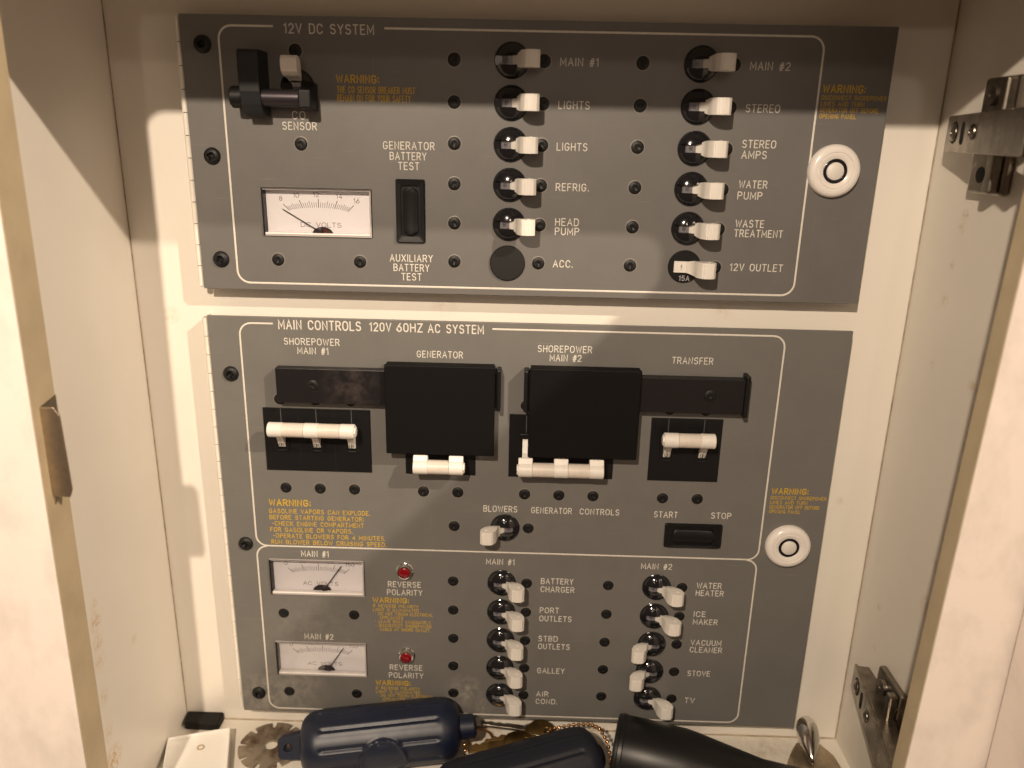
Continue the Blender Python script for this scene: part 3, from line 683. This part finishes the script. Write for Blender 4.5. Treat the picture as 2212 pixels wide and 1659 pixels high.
gang([298.9, 322.3], 287.6, 334.4, True, 'two pole TRANSFER breaker with the white bar up')
# lockout tracks and sliding covers
def track(x0, x1, flange, sx, cov, end_other=None):
    t = put('lockout_track', MB().box(x0, x1, -9.0, -2.6, -230.6, -207.4).mesh('lockout_track', WORN), LP, bevel=.4, label='black slider track across the main breakers')
    for a, c in flange: put('end_stop', MB().box(a, c, -10.4, 0, -232.6, -205.0).mesh('end_stop', BLACK), t, bevel=.7)
    screw(t, sx, -218.5, 9.0)
    x, X = cov
    cv = put('sliding_cover', MB().prism([(x, -262.8), (X, -262.8), (X, -202.4), (x, -202.4)], -9.2, -12.4).mesh('sliding_cover', BLACKC), t, bevel=.8)
    put('cover_wrap', MB().box(x+.6, X-.6, -9.15, -2.8, -207.3, -202.9).mesh('cover_wrap', BLACKC), t)
    for q in (24, X-x-24):
        put('stand_off', MB().box(x+q-2, x+q+2, -9.1, -4, -235, -230.7).mesh('stand_off', BLACK), t)
BLACKC = mat('black_cover_plastic', (.0045, .0043, .0042), .6, spec=.13, bump=.12, bscale=1500)
track(44.2, 186.0, [(186.05, 188.6)], 67.9, (114.7, 185.0))
track(206.4, 343.8, [(203.4, 206.35), (343.85, 346.6)], 322.0, (206.9, 277.6))
for x in (50, 180, 212, 338): put('track_foot', MB().lathe([(0, 0), (3, 0), (3, 2.7), (0, 2.7)], 16).mesh('track_foot', BLACK, 40), LP, (x, 0, -216))

# ------------------------------------------------------------------ CABINET
CB = thing('cabinet', 'cream laminate cabinet with pink marbled front and its door open, holding both grey panels', 'cabinet', (200, 15, -505))
put('back_panel', MB().box(-57, 455, 15, 22, -511, 70).mesh('back_panel', WALL), CB)
stains(WALLL, [(-51, -82, -337, 5, 1), (-51, -83, -348, 8, 1.2), (-51, -84, -362, 7, .8), (-51, -85, -375, 8, .6), (-51, -87, -400, 7, .7), (-51, -86, -447, 12, 1.3), (-51, -44, -387, 5, .7), (-51, -88, -425, 8, .6)], (.52, .33, .12), vscale=420)
put('side_panel', MB().box(-57, -51, -126.9, 14.9, -511, 70).mesh('side_panel', WALLL), CB)
stains(WALLR, [(449, -32, -101, 5, .9), (449, -31, -108, 5, .8), (449, -28, -130, 4, .6), (449, -27, -150, 5, .7), (449, -26, -190, 4, .6), (449, -15, -364, 4, .8), (449, -19, -394, 3, .8), (449, -72, -190, 6, 1), (449, -70, -330, 9, 1), (449, -70, -300, 6, .6), (449, -16, -427, 4, .7)], (.45, .30, .13), vscale=420)
put('side_panel', MB().box(449, 455, -133.9, 14.9, -511, 70).mesh('side_panel', WALLR), CB)
put('bottom_panel', MB().box(-50.9, 448.9, -146.9, 14.9, -505, -499).mesh('bottom_panel', FLOOR), CB)
put('top_panel', MB().box(-50.9, 448.9, -126.9, 14.9, 60, 66).mesh('top_panel', WALL), CB)
for x in (-50.6, 448.6):
    put('corner_joint', MB().tube([(x, 14.6, -499), (x, 14.6, 59)], .38, 6).mesh('corner_joint', CAULK, 60), CB)
fj = MB(); pts = []
for k in range(120):
    x = -50+k*4.19; pts.append((x, 14.6, -498.9+random.uniform(-.25, .25)))
fj.tube(pts, .75, 6); put('floor_joint', fj.mesh('floor_joint', CAULK, 60), CB)
# face frame: one slab with a rounded opening, built as a ring
def inner(xs=1.0):
    lt, lb, rt_, rb = -25.2, -30.6, 419.6, 407.2
    top, bot = 17, -499.2
    R = 11; P = []
    for q in arc(rt_-R, top-R, R, R, 0, 90, 8): P.append(q)
    for q in arc(lt+R+1, top-R, R, R, 90, 180, 8): P.append(q)
    P += [(lb, bot), (rb, bot)]
    return P
inn = inner(); outp = []
n_ = len(inn)
for i, (a, b) in enumerate(inn):
    if i <= 8: outp.append((620-(i*25), 230) if i else (620, 100))
    elif i <= 17: outp.append((-240+(17-i)*25, 230) if i < 17 else (-240, 100))
    elif i == 18: outp.append((-240, -760))
    else: outp.append((620, -760))
put('face_frame', MB().ring_prism(outp, inn, -147, -146).mesh('face_frame', PINK), CB, bevel=.3)
inn2 = [(a+(.15 if a < 200 else -.15), b-.15 if b > -100 else b) for a, b in inn]
outp2 = [(a*.998, b*.998) for a, b in outp]
fr = MB().ring_prism(outp2, inn2, -145.95, -135.0)
put('frame_core', fr.mesh('frame_core', EDGE), CB)
a_, b_ = inn2[17], inn2[18]
put('stile_backing', MB().prism([(-58, 40), (-58, -499), (b_[0], b_[1]), (a_[0], a_[1]), (-24.9, 40)], -134.95, -127.0).mesh('stile_backing', EDGE), CB)
# open door on the right, just outside the picture
dr = put('door', MB().box(449.5, 468, -600, -149.5, -512, 25).mesh('door', PINK), CB, bevel=1, label='open cabinet door standing out from the right side')
# concealed hinges on the right wall
def hinge(zc, label):
    h = put('hinge', MB().box(443.5, 448.9, -71, -38, zc-31, zc+28).mesh('hinge', NICKEL), CB, bevel=2.0, seg=3, label=label)
    piv = (440.5, -12.0, zc); rz = math.radians(-10.5)
    Rz = Matrix.Rotation(rz, 4, 'Z')
    def on(x, y_, z): q = Rz @ Vector((x, y_, z)); return (piv[0]+q.x, piv[1]+q.y, piv[2]+q.z)
    am = MB().prism([(0, -9.5), (0, 9.0), (-1, 9.5), (-60, 10.2), (-112, 10.6), (-112, -10.8), (-60, -10.3), (-1, -9.8)], 0, 2.0, 'x')
    am.prism([(-2, 7.6), (-2, 9.3), (-112, 10.5), (-112, 8.9)], 1.9, 13, 'x')
    am.prism([(-2, -9.3), (-2, -7.6), (-112, -8.9), (-112, -10.5)], 1.9, 13, 'x')
    put('hinge_arm', am.mesh('hinge_arm', NICKEL), h, piv, (0, 0, rz), bevel=.5)
    fa = (0, 0, -math.pi/2+rz)
    for (yy, R) in ((-14, 4.8), (-44, 4.2)):
        s_ = screw_mesh(R, 1.5, 'hinge_screw', .5); s_.materials.clear(); s_.materials.append(NICKEL)
        put('hinge_screw', s_, h, on(-.1, yy, .5), fa)
    put('slot', MB().prism(rrect(-2.3, 2.3, -6.0, 6.0, 2.2, 5), .02, -.25, 'y').mesh('slot', RUBBER), h, on(-.05, -28, 0), fa)
    put('screw_socket', MB().lathe([(6.0, 0), (5.8, .3), (5.2, .35), (5.0, .05)], 24).mesh('screw_socket', RUBBER, 30), h, on(-.05, -14, .5), fa)
    for dz, dark in ((19, False), (-21, True)):
        put('plate_hole', MB().lathe([(4.2, 0), (4.0, .3), (0, .3)] if dark else [(5.4, 0), (5.0, 2.4), (1.3, 2.8), (1.0, 1.4), (0, 1.4)], 20, 'y').mesh('plate_hole', RUBBER if dark else NICKEL, 40), h, (443.4, -50, zc+dz), (0, 0, -math.pi/2))
    put('wing_ridge', MB().box(437.5, 443.4, -70, -64, -30, 27).mesh('wing_ridge', NICKEL), h, (0, 0, zc), bevel=1.5)
hinge(-57, 'upper nickel concealed hinge on the right wall')
hinge(-421, 'lower nickel concealed hinge on the right wall')
# strike plate on the left stile
sp = put('strike_plate', MB().prism([(-27.0, -191), (-20, -191), (-17.4, -195.0), (-16.8, -233.5), (-18.4, -237.6), (-26.8, -237.4)], -140.6, -139.6).mesh('strike_plate', BRASSY), CB, bevel=.3, label='brass coloured strike plate standing out from the left stile')
put('strike_flange', MB().prism([(-139.7, -191), (-126.5, -189), (-126.5, -232), (-139.7, -242)], -27.4, -26.4, 'x').mesh('strike_flange', BRASSY), sp)


# ------------------------------------------------------------------ THINGS ON THE SHELF
stains(FLOOR, [(60, 5, -499, 40, .5), (190, 8, -499, 60, .6), (390, 0, -499, 40, .5), (-40, 0, -499, 30, .5), (420, -30, -499, 40, .4)], (.42, .31, .17), vscale=160)
# black bumper pad in the back left corner
bp_ = put('bumper_pad', MB().prism([(-47.8, 1.6), (-21.6, .6), (-21.8, 14.2), (-49.6, 14.2)], 0, 7.0, 'z').mesh('bumper_pad', RUBBER), None, (0, 0, -499), bevel=1.2, seg=3)
bp_['label'] = 'black rubber bumper pad in the back left corner of the shelf'; bp_['category'] = 'pad'
# white tray with a raised rim
T = thing('tray', 'white plastic tray lying askew in the front left corner of the shelf', 'tray', (-20, -40, -499))
ang = math.radians(17)
tr = put('tray_base', MB().box(-22.5, 21, -60, 23.5, 0, 8).mesh('tray_base', TRAYM), T, (-22, -35, -498.8), (0, 0, ang), bevel=1.0)
rm = MB().ring_prism([(-22.5, -60), (21, -60), (21, 23.5), (-22.5, 23.5)], [(-21, -58.5), (19.6, -58.5), (19.6, 22), (-21, 22)], 8.05, 10.6, 'z')
put('tray_rim', rm.mesh('tray_rim', TRAYM), T, (-22, -35, -498.8), (0, 0, ang), bevel=.5)
put('screw_hole', MB().lathe([(1.5, 7.8), (1.6, 8.3), (2.0, 8.6), (2.6, 8.5), (2.8, 7.9)], 24, 'z', (1, 10, 0)).mesh('screw_hole', EDGE, 50), T, (-22, -35, -498.8), (0, 0, ang))
# notched metal disc
poly = []
N_ = 9
for k in range(N_):
    a0 = 360/N_*k+8
    for q in range(7): poly.append((23.5*math.cos(math.radians(a0+q*5.2)), 23.5*math.sin(math.radians(a0+q*5.2))))
    for q in (0, 1): 
        aa = a0+31.2+q*8.8*1.0
        poly.append(((23.5-5.2)*math.cos(math.radians(a0+32.2+q*6.8)), (23.5-5.2)*math.sin(math.radians(a0+32.2+q*6.8))))
inn_ = []
for (a, b) in poly:
    t = math.atan2(b, a); inn_.append((4.6*math.cos(t), 4.6*math.sin(t)))
D = put('notched_disc', MB().ring_prism(poly, inn_, 0, 1.8, 'z').mesh('notched_disc', DISC), None, (23, -13, -498.9), (0, 0, .3), bevel=.25)
D['label'] = 'tarnished round metal disc with square notches round its rim, by the navy float'; D['category'] = 'disc'
# navy key floats
def float_body(L, R, disc=True, dth=-1.9):
    nu, nv = 90, 144; vs = []; mb = MB()
    for i in range(nu+1):
        t = i/nu; x = -L/2+L*t
        e = 13.0; d = min(x+L/2, L/2-x)
        rad = R if d > e else R*(.50+.50*math.sqrt(max(1-((e-d)/e)**2, 0)))
        for j in range(nv):
            a = 2*math.pi*j/nv; rr = rad
            if d > e+1:
                for k in range(10):
                    da = (a-2*math.pi*k/10-.2+math.pi) % (2*math.pi)-math.pi
                    edge = min(1, (d-e-1)/2)
                    rr -= 1.0*edge*math.exp(-(da*R/1.1)**2)
                    rr += .5*edge*math.exp(-((da*R-2.4)/1.0)**2)
            if disc:
                da = (a-dth+math.pi) % (2*math.pi)-math.pi
                q = math.hypot(x-2, da*R)
                if q < 17: 
                    rr = rad+.4 if q < 14.5 else rr
                    if 14 < q < 17: rr = rad+1.5*math.sin((q-14)/3*math.pi)
            vs.append((x, rr*math.cos(a), rr*math.sin(a)))
    fs = [(i*nv+j, i*nv+(j+1) % nv, (i+1)*nv+(j+1) % nv, (i+1)*nv+j) for i in range(nu) for j in range(nv)]
    fs += [tuple(range(nv))[::-1], tuple(range(nu*nv, nu*nv+nv))]
    return mb.add(vs, fs)
def circle(cx, cy, R, n=16, ph=0):
    return [(cx+R*math.cos(ph+2*math.pi*k/n), cy+R*math.sin(ph+2*math.pi*k/n)) for k in range(n)]
F1 = thing('key_float', 'navy ribbed key float with a round emblem, its lug over the notched disc', 'key float', (110, -22, -499), 'navy key floats')
rot1 = (0, math.radians(-3), math.radians(8))
b1 = put('float_body', float_body(112, 22.0, True, math.radians(180+8)).mesh('float_body', NAVY, 50), F1, (108, -25, -475.5), rot1)
lugp = rrect(-9, 9, -7.5, 7.5, 2.5, 3)
lug = MB().ring_prism([(-63+u, q*(.76+.24*(u+9)/18)) for (u, q) in rrect(-9, 9, -9.5, 9.5, 3.0, 3)], circle(-65, 0, 2.3, 16, 0), -5, 5, 'y')
put('float_lug', lug.mesh('float_lug', NAVY, 40), b1, (0, 0, 0), (math.radians(-25), 0, 0), local=True, bevel=1.2)
put('float_lug', MB().lathe([(0, 50), (9.5, 50), (8.5, 66), (6, 68), (0, 68)], 20, 'x').mesh('float_lug', NAVY, 40), b1, local=True)
F2 = thing('key_float', 'darker navy key float at the front edge of the shelf beside the torch', 'key float', (205, -60, -499), 'navy key floats')
rot2 = (0, math.radians(-2), math.radians(21))
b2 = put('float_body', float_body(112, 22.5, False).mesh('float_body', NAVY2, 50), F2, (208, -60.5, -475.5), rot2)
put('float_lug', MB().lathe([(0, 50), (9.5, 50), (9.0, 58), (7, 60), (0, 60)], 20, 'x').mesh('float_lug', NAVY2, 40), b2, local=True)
# ball chains
def chain(parent, pts, name='ball_chain', R=1.45, step=3.7):
    P = [Vector(q) for q in pts]; mb = MB(); 
    segs = []
    for a, b in zip(P, P[1:]): segs.append((a, b, (b-a).length))
    tot = sum(s_[2] for s_ in segs); d = 0
    pos = []
    while d < tot:
        q = d
        for a, b, l in segs:
            if q <= l: pos.append(a+(b-a)*(q/l)); break
            q -= l
        d += step
    for q in pos: mb.ball(q, R, 10, 6)
    mb.tube(P, .35, 5)
    put(name, mb.mesh(name, BRASS, 60), parent)
def bez(pts, n=24):
    out = []
    P = [Vector(q) for q in pts]
    for i in range(n+1):
        t = i/n; Q = P[:]
        while len(Q) > 1: Q = [a*(1-t)+b*t for a, b in zip(Q, Q[1:])]
        out.append(Q[0])
    return out
chain(F2, [(226, -6, -488), (229, -10, -478), (235, -11.2, -475), (246, -9, -474), (257.9, -12.5, -470), (264, -19, -468), (268.5, -29, -470), (270.5, -38, -476), (271, -44, -487)])
chain(F1, bez([(166, -12, -478), (168, -24, -484), (168, -32, -495), (172, -30, -497)]))
chain(F1, bez([(172, -30, -497), (180, -10, -497.5), (186, -24, -497.5), (196, -12, -497.5)]))
chain(F1, bez([(174, -24, -497), (178, -34, -497.5), (190, -20, -497.5), (200, -26, -497.5)]))
# keys lying between the floats
def key(parent, loc, rz, m, L=48, tilt=0.0, lift=0.0):
    bow = MB().ring_prism([(11.5*math.cos(2*math.pi*k/20), 9.5*math.sin(2*math.pi*k/20)) for k in range(20)], circle(-5.5, 0, 2.4, 20), 0, 2.0, 'z')
    k = put('key_bow', bow.mesh('key_bow', m), parent, loc, (tilt, lift, rz), bevel=.3)
    tp = [(10.8, -3.6), (L*.55, -3.6), (L*.6, -2.2), (L*.68, -3.6), (L*.75, -1.8), (L*.82, -3.4), (L*.9, -1.6), (L*.97, -2.4), (L, 0), (L*.96, 3.4), (10.8, 3.6)]
    put('key_blade', MB().prism(tp, .15, 1.85, 'z').mesh('key_blade', m), k, local=True, bevel=.2)
K = thing('key_bunch', 'brass and steel keys piled behind the darker navy float', 'keys', (205, -5, -499))
key(K, (221, 6, -494), math.radians(178), STEELKEY, 44, math.radians(14), math.radians(-5))
key(K, (222, 1, -491), math.radians(190), KEY, 42, math.radians(-22), math.radians(6))
key(K, (206, -8, -493), math.radians(188), KEY, 38, math.radians(-10), math.radians(4))
put('key_ring', MB().tube([(178+9*math.cos(a/16*2*math.pi), -4+9*math.sin(a/16*2*math.pi), -495+2*math.sin(a/16*2*math.pi)) for a in range(17)], .9, 8).mesh('key_ring', BRASS, 60), K)
# black torch
FL = thing('torch', 'black plastic torch with a wide conical head lying at the right of the shelf', 'torch', (310, -50, -499))
prof = [(0, 0), (22, 0), (24.6, .8), (25, 2.0), (25, 30), (24.9, 47), (24.0, 56), (22.6, 64), (18.2, 92), (17.0, 100), (16.6, 190), (15, 196), (0, 196)]
TA = math.radians(-13.5)
put('torch_body', MB().lathe(prof, 64, 'x').mesh('torch_body', TORCH, 35), FL, (273, -33, -474), (0, math.radians(2.7), TA))
put('head_ring', MB().lathe([(25.0, 3), (25.5, 3.6), (25.5, 6), (25.0, 6.6)], 64, 'x').mesh('head_ring', TORCH, 35), FL, (273, -33, -474), (0, math.radians(2.7), TA))

# roller catch on the right
CT = thing('bullet_catch', 'brass coloured catch plate with a chrome bullet at the right back corner of the shelf', 'catch', (420, -15, -499))
cp = MB().prism([(405, -46), (440, -46), (437, -14), (432, 1), (412, 2), (403, -14)], -499, -489, 'z', top=[(406, -45), (439, -45), (436, -14), (430, -3), (413, -2), (404.5, -14)])
put('catch_plate', cp.mesh('catch_plate', BRASSY), CT, bevel=.8)
cc = MB().lathe([(0, -15), (3.5, -14.2), (6.2, -11.5), (7.6, -8), (7.9, -4), (7.8, 1), (6.2, 7), (3.2, 15), (1.0, 20), (0, 20.6)], 40, 'y')
put('bullet', cc.mesh('bullet', CHROME, 40), CT, (418.5, -7, -479.5), (math.radians(22), 0, math.radians(-6)))
